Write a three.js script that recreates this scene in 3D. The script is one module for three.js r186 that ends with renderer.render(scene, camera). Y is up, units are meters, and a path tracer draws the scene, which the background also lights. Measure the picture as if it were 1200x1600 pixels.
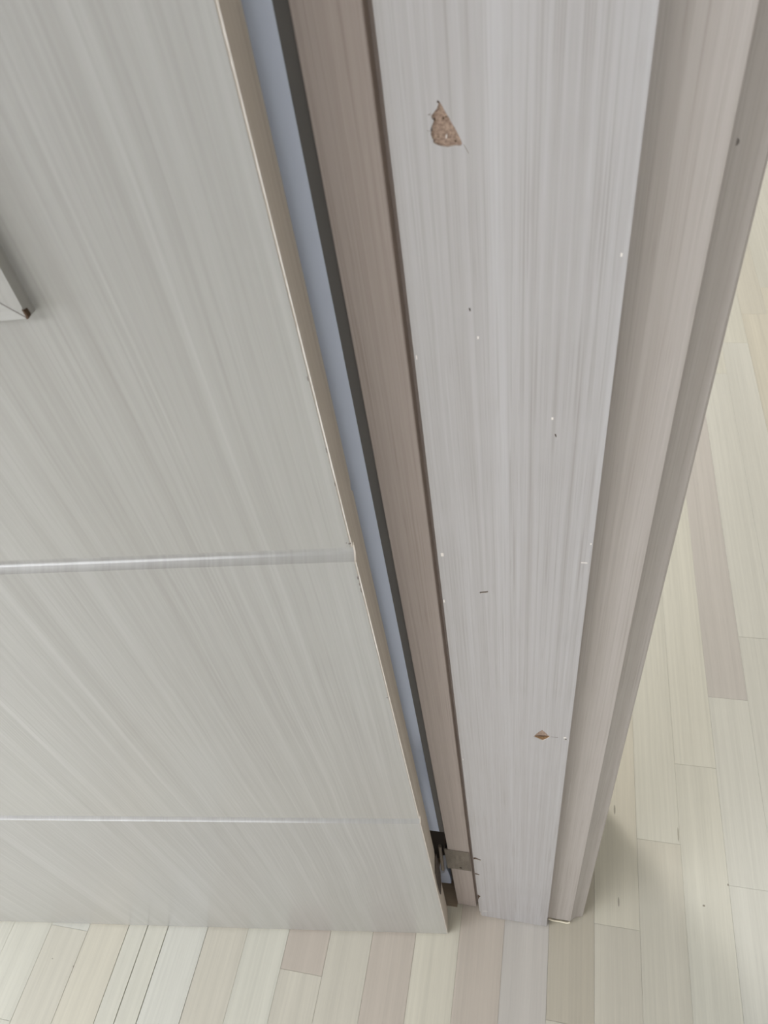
import * as THREE from 'three';
import { mergeGeometries, toCreasedNormals } from 'three/addons/utils/BufferGeometryUtils.js';
import { RoundedBoxGeometry } from 'three/addons/geometries/RoundedBoxGeometry.js';
import { RectAreaLightUniformsLib } from 'three/addons/lights/RectAreaLightUniformsLib.js';

// ------------------------------------------------------------------ camera
const scene = new THREE.Scene();
const camera = new THREE.PerspectiveCamera(68.72, 1200 / 1600, 0.02, 50);
const right = new THREE.Vector3(0.97521, -0.12622, -0.18174);
const upv = new THREE.Vector3(-0.05115, 0.67049, -0.74015);
const back = new THREE.Vector3(0.21528, 0.73110, 0.64741);
camera.position.set(0, 1.456, 0);
camera.quaternion.setFromRotationMatrix(new THREE.Matrix4().makeBasis(right, upv, back));
camera.focus = 0.8; camera.userData.fStop = 14;
scene.add(camera);

// ------------------------------------------------------------------ light
scene.background = new THREE.Color(0.25, 0.27, 0.3);
const renderer = new THREE.WebGLRenderer({ antialias: true });
renderer.toneMapping = THREE.LinearToneMapping;
renderer.toneMappingExposure = 1.04;
renderer.shadowMap.enabled = true;
RectAreaLightUniformsLib.init();
// room: x -3.2..2.6, z -6..4.2, height 2.35
const ROOM = { x0: -3.2, x1: 2.6, z0: -6, z1: 4.2, h: 2.35 };
const WIN = [
  // front-left window of the near room, back-left window of the far room, added window behind the camera as fill for the door gap
  { n: 1, wall: 'left', c: 1.6, y: 1.35, w: 1.7, h: 1.5, color: 0xeef3ff, power: 8.5, glow: 1 },
  { n: 2, wall: 'left', c: -4.3, y: 1.35, w: 1.5, h: 1.5, color: 0xf4f6ff, power: 16, glow: 1 },
  { n: 3, wall: 'front', c: 1.1, y: 1.2, w: 2.4, h: 1.9, color: 0xeef3ff, power: 1.5, glow: 0.6 },
];
const LAMPS = [
  { x: -1.4, z: 1.25, sx: 1.5, sz: 0.8, color: 0xf7f9ff, power: 7.2, glow: 1.2 },
  { x: -1.45, z: -2.4, sx: 0.7, sz: 0.7, color: 0xfffaf6, power: 32, glow: 1.2 },
];

// ------------------------------------------------------------------ helpers
const R = (seed) => () => { seed = (seed * 1664525 + 1013904223) >>> 0; return seed / 4294967296; };
function hash(x, y, s) {
  let h = Math.imul(x, 374761393) ^ Math.imul(y, 668265263) ^ Math.imul(s, 1442695041);
  h = Math.imul(h ^ (h >>> 13), 1274126177); h ^= h >>> 16;
  return (h >>> 0) / 4294967296;
}
function noise(x, y, s) {
  const xi = Math.floor(x), yi = Math.floor(y);
  let fx = x - xi, fy = y - yi;
  fx = fx * fx * (3 - 2 * fx); fy = fy * fy * (3 - 2 * fy);
  const a = hash(xi, yi, s), b = hash(xi + 1, yi, s), c = hash(xi, yi + 1, s), d = hash(xi + 1, yi + 1, s);
  return a + (b - a) * fx + (c - a) * fy + (a - b - c + d) * fx * fy;
}
function makeTexture(w, h, mw, mh, fn, srgb = true) {
  const data = new Uint8Array(w * h * 4);
  for (let j = 0; j < h; j++) for (let i = 0; i < w; i++) {
    const c = fn((i + 0.5) / w * mw, (j + 0.5) / h * mh), k = (j * w + i) * 4;
    data[k] = Math.max(0, Math.min(255, c[0])); data[k + 1] = Math.max(0, Math.min(255, c[1])); data[k + 2] = Math.max(0, Math.min(255, c[2])); data[k + 3] = 255;
  }
  const t = new THREE.DataTexture(data, w, h);
  t.colorSpace = srgb ? THREE.SRGBColorSpace : THREE.NoColorSpace;
  t.wrapS = t.wrapT = THREE.MirroredRepeatWrapping;
  t.magFilter = THREE.LinearFilter; t.minFilter = THREE.LinearMipmapLinearFilter; t.generateMipmaps = true;
  t.repeat.set(1 / mw, 1 / mh); t.needsUpdate = true;
  return t;
}
const mix3 = (a, b, t) => [a[0] + (b[0] - a[0]) * t, a[1] + (b[1] - a[1]) * t, a[2] + (b[2] - a[2]) * t];
// uv in metres from the way each face points; grain runs along v
function metreUV(g, along = 'y') {
  if (g.index) g = g.toNonIndexed();
  const p = g.attributes.position, uv = new Float32Array(p.count * 2);
  const A = new THREE.Vector3(), B = new THREE.Vector3(), C = new THREE.Vector3();
  for (let i = 0; i < p.count; i += 3) {
    A.fromBufferAttribute(p, i); B.fromBufferAttribute(p, i + 1); C.fromBufferAttribute(p, i + 2);
    const n = B.clone().sub(A).cross(C.clone().sub(A)); const ax = Math.abs(n.x), ay = Math.abs(n.y), az = Math.abs(n.z);
    [A, B, C].forEach((v, k) => {
      let u, w;
      if (along === 'y') { if (ay > ax && ay > az) { u = v.x; w = v.z; } else if (ax > az) { u = v.z + 0.31; w = v.y; } else { u = v.x; w = v.y; } }
      else if (along === 'face') { if (ax > az && ax > ay) { u = v.z + 0.31; w = v.y; } else { u = v.x; w = v.y; } }
      else if (along === 'z') { if (ay > ax && ay > az) { u = v.x; w = v.z; } else if (ax > az) { u = v.y; w = v.z; } else { u = v.x; w = v.y; } }
      else { if (ay > ax && ay > az) { u = v.z; w = v.x; } else if (ax > az) { u = v.z; w = v.y; } else { u = v.y; w = v.x; } }
      uv[(i + k) * 2] = u; uv[(i + k) * 2 + 1] = w;
    });
  }
  g.setAttribute('uv', new THREE.BufferAttribute(uv, 2));
  return g;
}
function mesh(name, g, m, parent, label) {
  const o = new THREE.Mesh(g, m); o.name = name; o.castShadow = o.receiveShadow = true;
  if (label) o.userData.label = label;
  parent.add(o); return o;
}
function top(name, label, category, kind, group) {
  const o = new THREE.Group(); o.name = name; o.userData = { label, category };
  if (kind) o.userData.kind = kind; if (group) o.userData.group = group;
  scene.add(o); return o;
}
const box = (x0, x1, y0, y1, z0, z1) => new THREE.BoxGeometry(x1 - x0, y1 - y0, z1 - z0).translate((x0 + x1) / 2, (y0 + y1) / 2, (z0 + z1) / 2);
function rbox(x0, x1, y0, y1, z0, z1, r = 0.001, seg = 2) { return new RoundedBoxGeometry(x1 - x0, y1 - y0, z1 - z0, seg, r).translate((x0 + x1) / 2, (y0 + y1) / 2, (z0 + z1) / 2); }
const MM = (a) => a.map(([x, y]) => new THREE.Vector2(x / 1000, y / 1000));
const std = (o) => new THREE.MeshStandardMaterial(o);

// ------------------------------------------------------------------ materials
const texDoor = makeTexture(2048, 1024, 0.92, 2.1, (u, v) => {
  const w = u + 0.010 * (noise(u * 5, v * 2.2, 3) - 0.5) + 0.004 * (noise(u * 20, v * 6, 4) - 0.5) ;
  const b = noise(w * 34, v * 0.7, 11), c = noise(w * 140, v * 1.6, 12), d = noise(w * 600, v * 5, 13), e = noise(w * 1400, v * 26, 14);
  const big = noise(u * 7, v * 0.9, 15);
  let t = 0.24 * b + 0.26 * c + 0.28 * d + 0.16 * e + 0.12 * big;
  const ln = Math.max(0, noise(w * 160, v * 1.1, 16) - 0.72) * 2.2;      // pale streaks
  const dk = Math.max(0, noise(w * 900, v * 9, 17) - 0.78) * 1.6;        // dark pores
  t = t + ln * 0.3 - dk * 0.55;
  return mix3([160, 157, 150], [180, 178, 172], (t - 0.28) * 1.4);
});
const texCasing = makeTexture(1024, 1024, 0.36, 2.2, (u, v) => {
  const w = u + 0.0015 * (noise(u * 15, v * 5, 33) - 0.5);
  const b = noise(w * 60, v * 0.8, 21), c = noise(w * 420, v * 2.2, 22), d = noise(w * 1100, v * 7, 23), e = noise(w * 2400, v * 40, 24);
  let t = 0.22 * b + 0.32 * c + 0.30 * d + 0.16 * e;
  const dk = Math.max(0, noise(w * 1500, v * 11, 25) - 0.70) * 2.4 * (0.3 + noise(w * 45, v * 1.5, 26));
  const dash = Math.max(0, noise(w * 1700, v * 32, 27) - 0.8) * 2.5;
  t -= dk * 0.85 + dash * 0.5;
  return mix3([170, 165, 161], [188, 185, 183], (t - 0.2) * 1.4);
});
const texEdge = makeTexture(256, 1024, 0.09, 2.2, (u, v) => {
  const t = 0.4 * noise(u * 200, v * 1.5, 81) + 0.35 * noise(u * 700, v * 4, 82) + 0.25 * noise(u * 1800, v * 30, 83);
  return mix3([196, 184, 168], [218, 208, 194], (t - 0.2) * 1.5);
});
const texPlank = makeTexture(1024, 1024, 0.6, 4.0, (u, v) => {
  const w = u + 0.003 * (noise(u * 20, v * 3, 43) - 0.5);
  const b = noise(w * 50, v * 0.9, 41), c = noise(w * 260, v * 2.4, 42), d = noise(w * 1000, v * 12, 44), e = noise(w * 1700, v * 60, 45);
  const t = 0.34 * b + 0.3 * c + 0.24 * d + 0.12 * e - Math.max(0, noise(w * 1100, v * 26, 46) - 0.76) * 0.8;
  return mix3([238, 237, 235], [255, 254, 252], (t - 0.15) * 1.5);
});
const texFibre = makeTexture(256, 256, 0.03, 0.03, (u, v) => {
  const a = noise(u * 3000, v * 3000, 51), b = noise(u * 900, v * 1100, 52), s = noise(u * 400 + v * 800, v * 2600 - u * 900, 53);
  const t = 0.4 * a + 0.35 * b + 0.4 * s;
  return mix3([112, 92, 78], [188, 164, 144], t - 0.05);
});
const texRust = makeTexture(256, 256, 0.06, 0.12, (u, v) => {
  const t = noise(u * 180, v * 120, 61) * 0.5 + noise(u * 700, v * 500, 62) * 0.5;
  return mix3([42, 37, 34], [112, 96, 82], t);
});
const texGrime = makeTexture(256, 256, 0.04, 0.1, (u, v) => {
  const t = noise(u * 250, v * 50, 71) * 0.55 + noise(u * 900, v * 600, 72) * 0.45;
  return mix3([104, 94, 82], [140, 130, 116], t);
});
const M = {
  door: new THREE.MeshPhysicalMaterial({ map: texDoor, roughness: 0.32, clearcoat: 0.7, clearcoatRoughness: 0.2 }),
  casing: std({ map: texCasing, roughness: 0.42 }),
  moulding: std({ map: texCasing, color: 0xfcf6ef, roughness: 0.42 }),
  gap_shade_strip: std({ map: texEdge, color: 0xb3a798, roughness: 0.6 }),  // brown tone stands in for shade on the gap floor
  jamb: std({ map: texCasing, color: 0xf7eae1, roughness: 0.45 }),
  edge: std({ map: texEdge, color: 0xffffff, roughness: 0.5 }),
  fibre: std({ map: texFibre, bumpMap: texFibre, bumpScale: 0.0004, roughness: 0.95 }),
  ochre: std({ map: texFibre, color: 0xd9c49a, roughness: 0.95 }),
  lip: std({ color: 0xe9e2d8, roughness: 0.7 }),
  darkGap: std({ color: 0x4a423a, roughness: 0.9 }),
  slit: std({ color: 0x54402f, roughness: 0.95 }),
  white: std({ color: 0xe8eefb, roughness: 0.3 }),
  seal: std({ color: 0x75716b, roughness: 1 }),
  rust: std({ map: texRust, roughness: 0.9 }),
  pin: std({ color: 0xa59888, roughness: 0.55, metalness: 0.3 }),
  hingeLeaf: std({ map: texGrime, roughness: 0.6 }),
  caulk: std({ color: 0xf0e6cc, roughness: 0.7 }),
  subfloor: std({ color: 0x6e6250, roughness: 1 }),
  wall: std({ color: 0xc6c4c1, roughness: 0.9 }),
  ceiling: std({ color: 0xd8d7d5, roughness: 0.95 }),
  frame: std({ color: 0xf2f2f0, roughness: 0.5 }),
  knot: std({ color: 0xa09a8a, roughness: 0.6 }),
  pink: std({ color: 0xe9d2e4, roughness: 0.9 }),
  fluff: std({ color: 0xe8e4dc, roughness: 0.9 }),
  speckDark: std({ color: 0x554c44, roughness: 0.9 }),
  smudge: std({ color: 0x77706a, roughness: 0.9 }),
};
// plank tones: one stain per board
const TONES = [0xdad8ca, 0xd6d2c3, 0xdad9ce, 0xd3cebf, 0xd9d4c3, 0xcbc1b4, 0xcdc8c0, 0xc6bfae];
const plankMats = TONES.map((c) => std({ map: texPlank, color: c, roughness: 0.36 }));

// ------------------------------------------------------------------ room shell
const floor = top('floor', 'pale bleached strip-parquet floor running away from the camera', 'floor', 'structure');
mesh('subfloor', box(ROOM.x0, ROOM.x1, -0.1, -0.012, ROOM.z0, ROOM.z1), M.subfloor, floor);
{
  const P = 0.075, X0 = 0.036, L = 0.915, STEP = 0.1525, rnd = R(77);
  const rest = [];
  function plankGeo(x0, x1, z0, z1, gap, u0, v0) {
    const g = gap / 2, c = 0.0003, y1 = 0, y0 = -0.0119;
    const X = [x0 + g, x1 - g], Z = [z0 + 0.00015, z1 - 0.00015];
    const a = [[X[0] + c, y1, Z[0] + c], [X[1] - c, y1, Z[0] + c], [X[1] - c, y1, Z[1] - c], [X[0] + c, y1, Z[1] - c]];
    const b = [[X[0], y1 - c, Z[0]], [X[1], y1 - c, Z[0]], [X[1], y1 - c, Z[1]], [X[0], y1 - c, Z[1]]];
    const d = b.map(([x, , z]) => [x, y0, z]);
    const v = [], quad = (p, q, r, s) => v.push(...p, ...q, ...r, ...p, ...r, ...s);
    quad(a[3], a[2], a[1], a[0]);
    for (let i = 0; i < 4; i++) { const j = (i + 1) % 4; quad(a[i], a[j], b[j], b[i]); quad(b[i], b[j], d[j], d[i]); }
    const geo = new THREE.BufferGeometry(); geo.setAttribute('position', new THREE.Float32BufferAttribute(v, 3));
    const uv = []; for (let i = 0; i < v.length; i += 3) uv.push(v[i] - x0 + u0, v[i + 2] - z0 + v0);
    geo.setAttribute('uv', new THREE.Float32BufferAttribute(uv, 2));
    geo.computeVertexNormals(); return geo;
  }
  // tones read off the photograph, [row][any z inside the board] -> tone
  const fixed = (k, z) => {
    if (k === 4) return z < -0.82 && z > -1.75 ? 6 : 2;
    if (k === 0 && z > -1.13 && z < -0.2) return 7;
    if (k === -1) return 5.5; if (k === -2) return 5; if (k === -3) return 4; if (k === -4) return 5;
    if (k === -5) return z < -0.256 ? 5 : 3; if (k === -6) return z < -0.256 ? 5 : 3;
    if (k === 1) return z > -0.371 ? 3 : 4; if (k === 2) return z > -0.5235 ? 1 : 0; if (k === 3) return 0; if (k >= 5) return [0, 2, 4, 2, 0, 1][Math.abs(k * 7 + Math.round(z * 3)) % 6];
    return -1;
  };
  const kMin = Math.floor((ROOM.x0 - X0) / P), kMax = Math.ceil((ROOM.x1 - X0) / P);
  for (let k = kMin; k < kMax; k++) {
    const x0 = Math.max(ROOM.x0, X0 + k * P), x1 = Math.min(ROOM.x1, X0 + (k + 1) * P);
    if (x1 - x0 < 0.004) continue;
    const joints = [ROOM.z0, ROOM.z1];
    for (let m = -12; m < 14; m++) { const z = -0.222 - STEP * k + L * m; if (z > ROOM.z0 + 0.05 && z < ROOM.z1 - 0.05) joints.push(z); }
    if (k === 4) joints.push(-0.469);
    joints.sort((a, b) => a - b);
    for (let i = 0; i + 1 < joints.length; i++) {
      const z0 = joints[i], z1 = joints[i + 1], zc = (z0 + z1) / 2;
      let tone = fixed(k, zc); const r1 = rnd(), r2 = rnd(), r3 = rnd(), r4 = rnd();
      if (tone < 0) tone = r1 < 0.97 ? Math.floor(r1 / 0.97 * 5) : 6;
      const gap = k === -9 || k === -10 ? 0.0014 : 0.00015 + 0.0004 * r4;
      const inView = (x0 > -1.0 && x1 < 0.25 && z0 < 0.1 && z1 > -0.42) || (x1 > 0.03 && x0 < 0.95 && z1 > -3.9 && z0 < -0.05 && x0 < 0.55 + -0.12 * z1);
      // row -10 is made of two narrow strips
      const spans = k === -10 ? [[x0, x0 + 0.036], [x0 + 0.036, x1]] : [[x0, x1]];
      for (const [a, b] of spans) {
        const g = plankGeo(a, b, z0, z1, gap, r2 * 0.5, r3 * 3);
        const tint = Math.min(7, Math.round(tone));
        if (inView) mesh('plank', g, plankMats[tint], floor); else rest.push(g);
      }
    }
  }
  for (const [x, z, w, l] of [[0.2585, -0.545, 0.0011, 0.013], [0.335, -0.47, 0.0016, 0.002], [0.148, -0.575, 0.0016, 0.009], [0.152, -0.415, 0.0013, 0.008], [0.094, -0.165, 0.002, 0.0016], [0.292, -0.43, 0.0022, 0.0018], [-0.835, -0.17, 0.0012, 0.0012], [-0.79, -0.165, 0.0012, 0.0016]])
    mesh('knot', new THREE.SphereGeometry(1, 10, 6).scale(w, 0.00012, l).translate(x, 0.00002, z), M.knot, floor);
  const far = mesh('plank', mergeGeometries(rest), plankMats[0], floor); far.userData.kind = 'stuff';
}
const T = 0.12;
const ceiling = top('ceiling', 'plain white ceiling above the room', 'ceiling', 'structure');
mesh('ceiling_board', box(ROOM.x0 - T, ROOM.x1 + T, ROOM.h, ROOM.h + T, ROOM.z0 - T, ROOM.z1 + T), M.ceiling, ceiling);
function wall(name, label, x0, x1, z0, z1) { const w = top(name, label, 'wall', 'structure'); mesh('plaster', box(x0, x1, 0, ROOM.h, z0, z1), M.wall, w); return w; }
wall('wall_right', 'plain white wall at the right of the hall', ROOM.x1, ROOM.x1 + T, ROOM.z0 - T, ROOM.z1 + T);
wall('wall_back', 'plain white wall at the far end of the hall', ROOM.x0, ROOM.x1, ROOM.z0 - T, ROOM.z0);
{ // the two walls with window openings
  const pierced = (name, label, which, a0, a1, mk) => {
    const w = top(name, label, 'wall', 'structure'), parts = []; let a = a0;
    for (const k of WIN.filter((q) => q.wall === which).sort((p, q) => p.c - q.c)) {
      parts.push(mk(a, k.c - k.w / 2, 0, ROOM.h), mk(k.c - k.w / 2, k.c + k.w / 2, 0, k.y - k.h / 2), mk(k.c - k.w / 2, k.c + k.w / 2, k.y + k.h / 2, ROOM.h));
      a = k.c + k.w / 2;
    }
    parts.push(mk(a, a1, 0, ROOM.h));
    mesh('plaster', mergeGeometries(parts), M.wall, w);
  };
  pierced('wall_left', 'plain white wall with two windows at the left', 'left', ROOM.z0 - T, ROOM.z1 + T, (a, b, y0, y1) => box(ROOM.x0 - T, ROOM.x0, y0, y1, a, b));
  pierced('wall_front', 'plain white wall behind the camera with one added window for fill light', 'front', ROOM.x0, ROOM.x1, (a, b, y0, y1) => box(a, b, y0, y1, ROOM.z1, ROOM.z1 + T));
}
for (const k of WIN) {
  const w = top('window_' + k.n, ['white framed frosted window lighting the near room from the left', 'white framed frosted window lighting the far room from the left', 'added wide frosted window behind the camera that serves as fill light'][k.n - 1], 'window', 'structure');
  const y0 = -k.h / 2, y1 = k.h / 2, x0 = -k.w / 2, x1 = k.w / 2;      // built facing +z, then turned into its wall
  if (k.wall === 'left') { w.position.set(ROOM.x0 - 0.06, k.y, k.c); w.rotation.y = Math.PI / 2; } else { w.position.set(k.c, k.y, ROOM.z1 + 0.06); w.rotation.y = Math.PI; }
  mesh('window_frame', mergeGeometries([box(x0, x1, y0, y0 + 0.05, -0.03, 0.03), box(x0, x1, y1 - 0.05, y1, -0.03, 0.03), box(x0, x0 + 0.05, y0 + 0.05, y1 - 0.05, -0.03, 0.03), box(x1 - 0.05, x1, y0 + 0.05, y1 - 0.05, -0.03, 0.03)]), M.frame, w);
  mesh('pane', box(x0 + 0.05, x1 - 0.05, y0 + 0.05, y1 - 0.05, -0.01, 0.01), std({ color: 0xffffff, emissive: k.color, emissiveIntensity: k.glow, roughness: 0.4 }), w);
  const l = new THREE.RectAreaLight(k.color, k.power, k.w - 0.1, k.h - 0.1);
  const d = k.wall === 'left' ? new THREE.Vector3(1, 0, 0) : new THREE.Vector3(0, 0, -1);
  l.position.copy(w.position).addScaledVector(d, 0.035); l.lookAt(l.position.clone().add(d)); l.castShadow = true; scene.add(l);
}
LAMPS.forEach((k, i) => {
  const t = top('ceiling_lamp' + (i ? '_001' : ''), i ? 'flat square ceiling lamp over the far room' : 'wide flat ceiling lamp over the near room', 'lamp');
  t.position.set(k.x, ROOM.h, k.z);
  mesh('lamp_housing', rbox(-k.sx / 2 - 0.02, k.sx / 2 + 0.02, -0.05, 0, -k.sz / 2 - 0.02, k.sz / 2 + 0.02, 0.01), M.frame, t);
  mesh('diffuser', rbox(-k.sx / 2, k.sx / 2, -0.06, -0.045, -k.sz / 2, k.sz / 2, 0.005), std({ color: 0xffffff, emissive: k.color, emissiveIntensity: k.glow, roughness: 0.5 }), t);
  const l = new THREE.RectAreaLight(k.color, k.power, k.sx, k.sz);
  l.position.set(k.x, ROOM.h - 0.07, k.z); l.lookAt(k.x, 0, k.z); l.castShadow = true; scene.add(l);
});

// ------------------------------------------------------------------ partition wall with the doorway
const DW = 0.88, HEAD = 2.08;                    // doorway left of the pier, its head height
{
  const w = top('wall_partition', 'white partition wall around the doorway, ending in a short pier', 'wall', 'structure');
  const xl = -0.089 - 0.04 - DW - 0.05;
  mesh('plaster', mergeGeometries([
    box(-0.078, 0.085, 0.0, ROOM.h, -0.627, -0.392),
    box(ROOM.x0, xl, 0, ROOM.h, -0.627, -0.392),
    box(xl, -0.078, HEAD + 0.05, ROOM.h, -0.627, -0.392)]), M.wall, w);
}
// ------------------------------------------------------------------ casing: a flat board, a lower step and an outer cove
const trim1 = top('trim_1', 'pale wood-grain door casing with a flat face, stepped right edge and chipped film', 'door casing', 'structure');
const ZC = -0.3565, HT = 2.16;
{
  const t = trim1;
  mesh('casing_board', metreUV(rbox(-0.0818, 0.0314, 0.0035, HT, -0.392, ZC - 0.0012, 0.0008)), M.edge, t);
  // the film over the board, with the torn places cut out of it
  const outline = [[-82.3, 150], [-82.3, 228.5], [-76.3, 227.4], [-75.4, 233.4], [-82.3, 237.3], [-82.3, 297.5], [-79, 300.8], [-71.7, 296.8], [-70.6, 301.2], [-78.6, 309], [-82.3, 308], [-82.3, 2160], [31.6, 2160], [31.6, 3.5], [-79.5, 3.5], [-80.4, 24], [-82.3, 30], [-82.3, 94], [-80.3, 108], [-77.2, 118], [-80.6, 125], [-82.3, 127]];
  const sh = new THREE.Shape(MM(outline));
  const chip = [[-57.9, 1332.1], [-56.8, 1330.7], [-55.8, 1328.8], [-54.8, 1326.8], [-53.5, 1324.6], [-52.5, 1322.3], [-51.1, 1320.0], [-50.1, 1318.0], [-48.8, 1315.1], [-47.9, 1312.5], [-48.6, 1311.8], [-49.8, 1311.7], [-50.6, 1312.0], [-51.6, 1311.8], [-53.4, 1311.7], [-54.5, 1311.4], [-55.8, 1311.6], [-57.9, 1312.0], [-59.6, 1312.6], [-61.4, 1313.8], [-61.3, 1314.8], [-61.8, 1315.8], [-62.3, 1317.5], [-62.0, 1318.2], [-62.4, 1319.2], [-61.5, 1321.1], [-60.7, 1322.5], [-60.4, 1323.6], [-61.3, 1324.5], [-61.3, 1325.6], [-60.4, 1326.6], [-59.1, 1327.9], [-58.6, 1328.4], [-58.1, 1329.4], [-57.7, 1330.5], [-58.6, 1331.1]];
  const dia = [[-3.8, 717.3], [-1.8, 722.5], [0.4, 727.5], [4.2, 733.8], [6.2, 731], [8.6, 727], [10.6, 723.2], [12.6, 721.1], [8.6, 714.0], [5.5, 710.3], [1.5, 712.9]];
  const cut = (pts) => sh.holes.push(new THREE.Path(MM(pts)));
  cut(chip); cut(dia);
  cut([[-47.4, 1312.2], [-46.9, 1311.9], [-45.0, 1307.9], [-45.4, 1308.2]]);
  cut([[-63.2, 1326.1], [-61.6, 1326.5], [-61.6, 1325.9]]);
  cut([[-63.9, 1319.5], [-62.7, 1319.1], [-62.8, 1318.7]]);
  cut([[0.6, 1134.6], [1.6, 1134.9], [2.1, 1132.2], [1.3, 1132.4]]);
  cut([[-51.5, 962.6], [-44.6, 964.6], [-44.8, 962.2], [-51.2, 960.6]]);
  cut([[27.4, 720.6], [29.6, 719.6], [29.0, 716.6], [27.0, 718.4]]);
  cut([[-77, 31.4], [-73.2, 36.4], [-69.6, 37.6], [-66.8, 35.4], [-70.4, 35.2], [-73.6, 33.6]]);
  cut([[-48.8, 1225.2], [-47.8, 1225.4], [-47.6, 1223.4], [-48.4, 1223.0]]);
  const film = new THREE.ExtrudeGeometry(sh, { depth: 0.0006, bevelEnabled: false, curveSegments: 4 }).translate(0, 0, ZC - 0.0006);
  const f = new THREE.Mesh(film, [M.casing, M.lip]); f.name = 'film'; f.castShadow = f.receiveShadow = true; t.add(f);
  // bare fibreboard under the tears
  const patch = (x0, x1, y0, y1, m, d = 0.0009) => mesh('bare_core', metreUV(box(x0 / 1000, x1 / 1000, y0 / 1000, y1 / 1000, ZC - 0.0013, ZC - d)), m, t);
  const core = new THREE.PlaneGeometry(0.02, 0.026, 40, 52); const cp = core.attributes.position;
  for (let i = 0; i < cp.count; i++) { const x = cp.getX(i), y = cp.getY(i); cp.setZ(i, 0.0005 * (noise(x * 900, y * 900, 5) - 0.5) + 0.0003 * (noise(x * 2600, y * 2600, 6) - 0.5)); }
  core.computeVertexNormals(); core.translate(-0.0551, 1.3215, ZC - 0.00085);
  const bc = mesh('bare_core', metreUV(core), M.fibre, t, 'brown fibreboard bared by a torn triangle of film');
  bc.geometry.computeVertexNormals();
  for (const [x, y, r] of [[-57.8, 1331.2, 0.7], [-60.2, 1323.7, 0.55], [-56.1, 1324.0, 0.5], [-54.9, 1324.5, 0.35], [-51.1, 1313.7, 0.45], [-59, 1316, 0.3]]) {
    const g = new THREE.SphereGeometry(r / 1000, 8, 6).scale(1, 1.2, 0.4).translate(x / 1000, y / 1000, ZC - 0.0007); mesh('pit', g, M.slit, bc);
  }
  mesh('fibre_flake', new THREE.SphereGeometry(0.0006, 8, 6).scale(0.5, 1.8, 0.4).rotateZ(-0.2).translate(-0.0551, 1.3161, ZC - 0.0005), M.lip, bc);
  // the dent shaped like a diamond: two facets meeting in a crease
  {
    const A = [-4.2, 717.2], B = [4.2, 735], C = [13, 721], D = [5.5, 709.4], cz = ZC - 0.00115, ez = ZC - 0.0005;
    const tri = (p, q, r) => { const g = new THREE.BufferGeometry(); g.setAttribute('position', new THREE.Float32BufferAttribute([p, q, r].flat(), 3)); g.computeVertexNormals(); return metreUV(g); };
    const v = ([x, y], z) => [x / 1000, y / 1000, z];
    const m0 = [3.6, 718.4];
    const up = mergeGeometries([tri(v(A, ez), v(m0, cz), v(B, ez)), tri(v(m0, cz), v(C, ez), v(B, ez))]);
    const lo = mergeGeometries([tri(v(A, ez), v(D, ez), v(m0, cz)), tri(v(m0, cz), v(D, ez), v(C, ez))]);
    mesh('dent', up.translate(0, 0, 0), M.fibre, t, 'upper facet of the diamond dent'); mesh('dent', lo, M.ochre, t, 'ochre lower facet of the diamond dent');
    mesh('crease', new THREE.SphereGeometry(1, 12, 6).scale(0.0075, 0.0011, 0.0002).rotateZ(0.2).translate(0.0042, 0.7187, ZC - 0.0007), M.slit, t);
  }
  patch(-48, -44, 1307, 1312.6, M.smudge); patch(-64.2, -61.4, 1318.4, 1326.8, M.smudge);
  patch(0, 2.6, 1131.5, 1135.5, M.slit); patch(-52, -44, 960, 965, M.slit); patch(26.6, 30, 716, 721, M.smudge); patch(-49, -47.4, 1222.6, 1225.8, M.smudge);
  for (const [y0, y1, x1] of [[226.8, 238, -74.6], [296, 309.6, -70], [90, 128, -76.6], [20, 39, -66]]) patch(-82, x1, y0, y1, M.slit, 0.0008);
  // white nicks where only the print is gone
  for (const [x, y, w, h] of [[-1.1, 1147.4, 1.2, 2], [-78.6, 1007.5, 2.2, 4], [-44.3, 1206, 0.9, 1.8], [28.4, 1255, 1, 2], [30.2, 1030.6, 0.8, 1.8], [27, 1008.6, 4.5, 0.9], [-81.4, 946, 1.1, 4], [27.2, 722, 2.6, 2.4], [-80.9, 1192, 0.6, 3], [-80.6, 640, 0.8, 4]])
    mesh('nick', rbox((x - w / 2) / 1000, (x + w / 2) / 1000, (y - h / 2) / 1000, (y + h / 2) / 1000, ZC - 0.0002, ZC + 0.0001, 0.0001, 1), M.lip, t);
  // faint crease from the dent towards the edge
  mesh('crease', box(0.0126, 0.0205, 0.7204, 0.7211, ZC - 0.0003, ZC + 0.00004), M.smudge, t);
  mesh('moulding_step', metreUV(rbox(0.026, 0.0711, 0.014, HT, -0.392, -0.368, 0.001)), M.moulding, t);
  // outer cove
  const prof = [[0.067, -0.3715]]; for (let i = 0; i <= 10; i++) { const a = i / 10; prof.push([0.0715 + 0.0185 * a, -0.3722 - 0.0087 * Math.sin(a * Math.PI / 2)]); }
  prof.push([0.0914, -0.3818], [0.0914, -0.396], [0.067, -0.396]);
  const cs = new THREE.Shape(prof.map(([x, z]) => new THREE.Vector2(x, -z)));
  let cg = new THREE.ExtrudeGeometry(cs, { depth: HT - 0.004, bevelEnabled: false }).rotateX(Math.PI / 2).translate(0, HT, 0);
  // after the turn y = -depth, z = +shape y; mirror z back
  { const p = cg.attributes.position; for (let i = 0; i < p.count; i++) p.setZ(i, -p.getZ(i)); const v = p.array; for (let i = 0; i < v.length; i += 9) for (let k = 0; k < 3; k++) { const q = v[i + 3 + k]; v[i + 3 + k] = v[i + 6 + k]; v[i + 6 + k] = q; } }
  cg = toCreasedNormals(metreUV(cg), 0.5);
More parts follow.
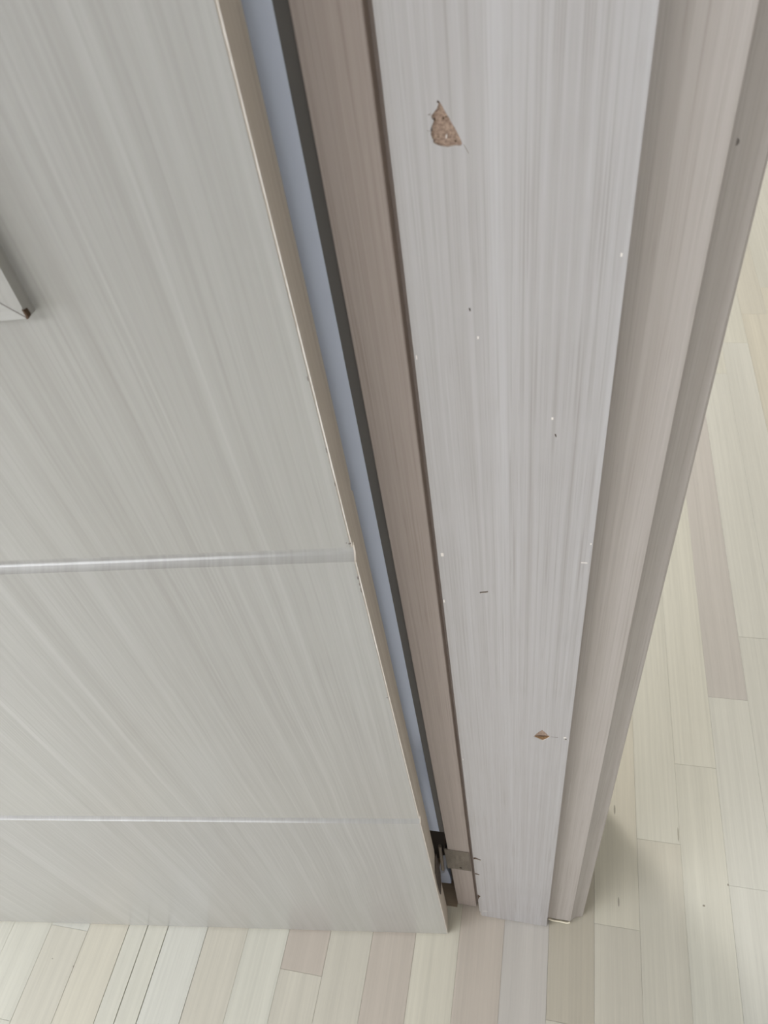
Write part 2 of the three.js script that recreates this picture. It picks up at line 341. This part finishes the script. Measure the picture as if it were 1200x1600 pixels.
  mesh('outer_cove', cg, M.moulding, t);
  const sm = mesh('stain', new THREE.SphereGeometry(0.0012, 10, 6).scale(1.3, 1.5, 0.12).translate(0.0742, 1.2995, -0.3744), M.smudge, t);
  sm.userData.label = 'small dark mark on the cove';
  // bead of pale filler under the step
  const cv = new THREE.CatmullRomCurve3([[0.034, 0.010, -0.3675], [0.044, 0.0055, -0.3672], [0.056, 0.006, -0.3674], [0.066, 0.0045, -0.3672], [0.0705, 0.006, -0.3685]].map((p) => new THREE.Vector3(...p)));
  mesh('filler_bead', new THREE.TubeGeometry(cv, 20, 0.0016, 6), M.caulk, t, 'cream bead of filler under the step');
}
// ------------------------------------------------------------------ jamb: narrow brown-toned lining set back beside the casing
const trim2 = top('trim_2', 'narrow wood-grain door jamb set back in shade between casing and door', 'door jamb', 'structure');
{
  const t = trim2;
  mesh('jamb_board', metreUV(rbox(-0.1228, -0.0895, 0.0045, HT, -0.58, -0.369, 0.0012)), M.jamb, t);
  mesh('jamb_back', metreUV(box(-0.0895, -0.0822, 0, HT, -0.58, -0.3785)), M.jamb, t);
  mesh('gap_shade_strip', metreUV(rbox(-0.1255 - DW - 0.04, -0.1232, 0.0002, 0.0016, -0.58, -0.364, 0.0006), 'x'), M.gap_shade_strip, t, 'thin brown strip added on the doorway floor to stand in for shade');  // added strip, darkens the floor in the gap where shade falls
  // the far side of the doorway and its head
  const xl = -0.1255 - DW - 0.04;
  mesh('jamb_board', metreUV(rbox(xl - 0.04, xl, 0.0045, HT, -0.58, -0.369, 0.0012)), M.jamb, t);
  mesh('jamb_board', metreUV(rbox(xl, -0.1255, HEAD, HT, -0.58, -0.369, 0.0012)), M.jamb, t);
}
// ------------------------------------------------------------------ white lining and dark seal in the gap
const trim3 = top('trim_3', 'white inner lining with a dark fuzzy seal seen through the hinge gap', 'door stop', 'structure');
{
  const t = trim3, x0 = -0.30, x1 = -0.1333;
  // upper length: its lower end rolls back
  const pr = [[0.379, HEAD], [0.379, 0.66]];
  for (let i = 1; i <= 10; i++) { const a = i / 10; pr.push([0.379 + 0.010 * (1 - Math.cos(a * Math.PI)) / 2, 0.66 - 0.12 * a]); }
  pr.push([0.388, 0.50], [0.384, 0.46], [0.382, 0.42], [0.381, 0.322], [0.44, 0.322], [0.44, HEAD]);
  const s = new THREE.Shape(pr.map(([z, y]) => new THREE.Vector2(z, y)));
  const g = new THREE.ExtrudeGeometry(s, { depth: x1 - x0, bevelEnabled: false }).rotateY(Math.PI / 2).translate(x0, 0, 0);
  mesh('white_lining', toCreasedNormals(g.toNonIndexed(), 0.5), M.white, t);
  const lo = new THREE.Shape([[-0.156, 0.010], [-0.1375, 0.014], [-0.1375, 0.055], [-0.1408, 0.098], [-0.146, 0.068], [-0.156, 0.058]].map(([x, y]) => new THREE.Vector2(x, y)));
  mesh('white_lining', new THREE.ExtrudeGeometry(lo, { depth: 0.03, bevelEnabled: true, bevelSize: 0.0006, bevelThickness: 0.0006, bevelSegments: 1 }).translate(0, 0, -0.4285), M.white, t);
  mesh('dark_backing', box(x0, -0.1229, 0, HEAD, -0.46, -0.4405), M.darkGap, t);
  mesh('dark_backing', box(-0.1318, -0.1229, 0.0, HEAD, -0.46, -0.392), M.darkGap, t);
  mesh('brush_seal', rbox(-0.1333, -0.1229, 0.33, HEAD, -0.41, -0.3782, 0.0008), M.seal, t);
}

// ------------------------------------------------------------------ the door leaf, ajar towards the camera, hinged at its right edge
const door = top('door_1', 'pale wood-grain door leaf with horizontal grooves, standing ajar on its right hinge edge', 'door', 'structure');
door.position.set(-0.134, 0, -0.319); door.rotation.y = THREE.MathUtils.degToRad(7.409);
{
  // local: x leftwards negative, front face z = 0, thickness to -0.037
  const t = door, TH = 0.037, y0 = 0.004, y1 = 2.06;
  const grooves = [0.5325, 1.0485, 1.56];
  const fp = [], HW = 0.0082;
  fp.push([0, y0 + 0.0005]);
  // groove: square upper lip, short back, long rounded bevel facing up
  const groove = (gy, d) => { const o = []; for (let i = 0; i <= 14; i++) { const a = i / 14, ang = a < 0.72 ? 1.24 - 0.58 * a / 0.72 : 0.66 - 0.56 * (a - 0.72) / 0.28; o.push([0, 0, ang]); }
    let z = 0, y = gy - HW; const q = [[0, y]]; for (let i = 0; i < o.length; i++) { const L = 0.0007; z -= Math.sin(o[i][2]) * L * d; y += Math.cos(o[i][2]) * L; q.push([z, y]); }
    q.push([z, gy + HW - 0.0012], [z + 0.0008, gy + HW - 0.0002], [0, gy + HW]); return q; };
  for (const gy of grooves) fp.push(...groove(gy, 1));
  fp.push([0, y1], [-TH, y1], [-TH, y0]);
  const s = new THREE.Shape(fp.map(([z, y]) => new THREE.Vector2(z, y)));
  // shape (z, y) swept along -x
  let g = new THREE.ExtrudeGeometry(s, { depth: DW - 0.002, bevelEnabled: false });
  g.applyMatrix4(new THREE.Matrix4().makeBasis(new THREE.Vector3(0, 0, 1), new THREE.Vector3(0, 1, 0), new THREE.Vector3(-1, 0, 0))).translate(-0.0012, 0, 0);
  g = toCreasedNormals(metreUV(g, 'face'), 0.45);
  mesh('leaf', g, M.door, t);
  // edge band along the hinge edge, following the grooves, with the hinge mortise cut out of it
  const e = [[-0.0004, y0]];
  for (const gy of grooves) for (const [z, y] of groove(gy, 0.8)) e.push([z - 0.0004, y]);
  e.push([-0.0004, y1], [-TH, y1], [-TH, 1.086], [-TH + 0.0032, 1.082], [-TH + 0.0028, 1.079], [-TH - 0.0006, 1.075], [-TH, 0.318], [-0.033, 0.306], [-0.026, 0.300], [-0.0125, 0.288], [-0.0105, 0.262], [-0.0095, 0.236], [-0.011, 0.205], [-0.016, 0.192], [-TH, 0.186], [-TH, y0]);
  const es = new THREE.Shape(e.map(([z, y]) => new THREE.Vector2(z, y)));
  const eg = new THREE.ExtrudeGeometry(es, { depth: 0.0012, bevelEnabled: false });
  eg.applyMatrix4(new THREE.Matrix4().makeBasis(new THREE.Vector3(0, 0, 1), new THREE.Vector3(0, 1, 0), new THREE.Vector3(-1, 0, 0))).translate(0, 0, 0);
  mesh('edge_band', metreUV(eg), M.edge, t, 'brown-toned edge band on the hinge side');
  // worn pale arris: the raw edge of the film
  const rnd = R(9), pts = []; const back_ = [];
  for (let y = y0; y <= y1; y += 0.004) {
    const inG = grooves.find((gy) => Math.abs(y - gy) < HW); if (inG !== undefined) continue;
    const w = 0.00012 + 0.0006 * noise(y * 60, 0, 91) * noise(y * 220, 1, 92) + 0.0009 * Math.max(0, noise(y * 26, 2, 93) - 0.6);
    pts.push([0.0002, y]); back_.push([-w, y]);
  }
  const seg = []; for (let i = 0; i + 1 < pts.length; i++) {
    if (pts[i + 1][1] - pts[i][1] > 0.006) continue;
    const a = [pts[i][0], pts[i][1], 0.0002], b = [pts[i + 1][0], pts[i + 1][1], 0.0002], c = [back_[i + 1][0], back_[i + 1][1], 0.00025], d = [back_[i][0], back_[i][1], 0.00025];
    const a2 = [a[0], a[1], -0.0003], b2 = [b[0], b[1], -0.0003];
    seg.push(...d, ...a, ...b, ...d, ...b, ...c, ...a, ...a2, ...b2, ...a, ...b2, ...b);
  }
  const wg = new THREE.BufferGeometry(); wg.setAttribute('position', new THREE.Float32BufferAttribute(seg, 3)); wg.computeVertexNormals();
  mesh('worn_edge', wg, M.lip, t, 'worn pale line along the hinge edge');
  // small chips beside the edge
  for (const [s_, y, w, h] of [[1.6, 1021, 1.0, 3.4], [1.5, 1013, 0.7, 3], [1.6, 1006, 0.5, 5], [1.4, 1060.5, 1.6, 1.4], [3.4, 1061.5, 0.8, 1], [2.1, 840, 1.2, 1.5], [1.8, 1205, 0.5, 3], [1.2, 1150, 0.5, 4], [1.3, 1120, 0.4, 3]])
    mesh('chip', rbox(-(s_ + w / 2) / 1000, -(s_ - w / 2) / 1000, (y - h / 2) / 1000, (y + h / 2) / 1000, -0.0004, 0.00012, 0.0001, 1), M.smudge, t);
  mesh('lower_weather_lip', metreUV(rbox(-DW, -0.0015, 0.0035, 0.006, -TH + 0.001, -0.001, 0.0005)), M.edge, t);
  // raised frame moulding in the upper left of the picture: four mitred bars
  const fx1 = -0.137, fx0 = -0.72, fy0 = 1.2616, fy1 = 1.92, W = 0.034, D = 0.0086, dr = 0.0006;
  function bar(len) { // mitred bar along +x from 0 to len; outer side at y = 0, inner at y = W; drafted sides
    const c = [[0, 0], [dr, D], [W - dr, D], [W, 0]]; // (y, z)
    const P = c.map(([y, z]) => [[y, y, z], [len - y, y, z]]);
    const v = [], q = (a, b, c2, d) => v.push(...a, ...b, ...c2, ...a, ...c2, ...d);
    for (let i = 0; i < 3; i++) q(P[i][0], P[i][1], P[i + 1][1], P[i + 1][0]);
    q(P[0][0], P[1][0], P[2][0], P[3][0]); q(P[3][1], P[2][1], P[1][1], P[0][1]);
    const bg = new THREE.BufferGeometry(); bg.setAttribute('position', new THREE.Float32BufferAttribute(v, 3)); return bg;
  }
  const fw = fx1 - fx0, fh = fy1 - fy0;
  const fin = (bg, along) => { const r = metreUV(bg, along); r.computeVertexNormals(); return r; };
  const frame = new THREE.Group(); frame.name = 'frame_moulding'; frame.userData.label = 'raised mitred frame moulding'; t.add(frame);
  const m = std({ map: texDoor, roughness: 0.36 });
  mesh('frame_bar', fin(bar(fw).translate(fx0, fy0, 0), 'x'), m, frame);
  mesh('frame_bar', fin(bar(fh).rotateZ(Math.PI / 2).translate(fx1, fy0, 0)), m, frame);
  mesh('frame_bar', fin(bar(fw).rotateZ(Math.PI).translate(fx1, fy1, 0), 'x'), m, frame);
  mesh('frame_bar', fin(bar(fh).rotateZ(-Math.PI / 2).translate(fx0, fy1, 0)), m, frame);
  // film worn off the corner of the mitre
  const ch = new THREE.Shape([[-1.3, 5.8], [-0.8, 6.6], [-0.2, 4.4], [0.1, 1.6], [-0.3, 0.5], [-1.6, 0.4], [-1.1, 2.2]].map(([x, y]) => new THREE.Vector2(fx1 + x / 1000, fy0 + y / 1000)));
  mesh('bare_corner', new THREE.ExtrudeGeometry(ch, { depth: 0.0036, bevelEnabled: false }).translate(0, 0, D - 0.0034), M.slit, frame, 'bare brown corner of the mitre');
  mesh('mitre_gap', box(-0.026, 0, -0.0002, 0.0002, 0, 0.0003).rotateZ(-Math.PI / 4).translate(fx1 - dr - 0.0004, fy0 + dr + 0.0004, D - 0.0001), M.smudge, frame);
}
// ------------------------------------------------------------------ hinge in the gap
const hinge = top('hinge', 'worn lower door hinge with a dark rusty leaf in the gap above the floor', 'hinge');
{
  const t = hinge; t.position.set(-0.1255, 0.2, -0.372);
  const L = (x, y, z) => [x + 0.1255, y - 0.2, z + 0.372];
  const b = (x0, x1, y0, y1, z0, z1, r) => rbox(...[L(x0, 0, 0)[0], L(x1, 0, 0)[0], y0 - 0.2, y1 - 0.2, z0 + 0.372, z1 + 0.372], r);
  mesh('leaf', metreUV(b(-0.128, -0.0905, 0.202, 0.288, -0.3705, -0.3678, 0.0008)), M.hingeLeaf, t, 'grimy brown leaf on the jamb face');
  mesh('screw', new THREE.CylinderGeometry(0.002, 0.002, 0.0012, 12).rotateX(Math.PI / 2).translate(...L(-0.1065, 0.213, -0.3678)), M.rust, t);
  mesh('leaf', metreUV(b(-0.1285, -0.1262, 0.195, 0.292, -0.40, -0.369, 0.0006)), M.rust, t, 'dark return of the jamb leaf');
  const kn = new THREE.CylinderGeometry(0.0026, 0.0026, 0.115, 14); 
  mesh('pin', kn.rotateZ(-0.03).translate(...L(-0.1412, 0.186, -0.386)), M.pin, t, 'pale hinge pin');
  const rl = new THREE.Shape([[0.0105, 0.300], [0.030, 0.306], [0.040, 0.292], [0.042, 0.245], [0.040, 0.205], [0.030, 0.188], [0.0125, 0.190], [0.0095, 0.215], [0.0092, 0.262]].map(([d, y]) => new THREE.Vector2(d, y)));
  const lg = new THREE.ExtrudeGeometry(rl, { depth: 0.0022, bevelEnabled: true, bevelSize: 0.0004, bevelThickness: 0.0004, bevelSegments: 1 });
  // lies on the door's hinge edge
  const m = new THREE.Matrix4().makeBasis(new THREE.Vector3(0, 0, -1), new THREE.Vector3(0, 1, 0), new THREE.Vector3(1, 0, 0));
  lg.applyMatrix4(m).translate(-0.0012, 0, 0).applyMatrix4(new THREE.Matrix4().makeRotationY(THREE.MathUtils.degToRad(7.409))).translate(-0.134 + 0.1255, -0.2, -0.319 + 0.372);
  mesh('leaf', metreUV(lg), M.rust, t, 'dark rusty leaf in the door edge');
}
// ------------------------------------------------------------------ pale pink item at the right edge, far off on the floor
{
  const c = top('cushion', 'pale pink rounded cushion far off on the floor at the right edge', 'cushion');
  c.position.set(0.887, 0, -3.45);
  const pts = []; for (let i = 0; i <= 20; i++) { const a = -Math.PI / 2 + Math.PI * i / 20; pts.push(new THREE.Vector2(0.105 * Math.pow(Math.cos(a), 0.7) + 1e-5, 0.07 + 0.07 * Math.sin(a))); }
  mesh('cover', new THREE.LatheGeometry(pts, 40), M.pink, c);
  mesh('piping', new THREE.TorusGeometry(0.105, 0.004, 8, 48).rotateX(Math.PI / 2).translate(0, 0.07, 0), M.pink, c);
}
renderer.render(scene, camera);
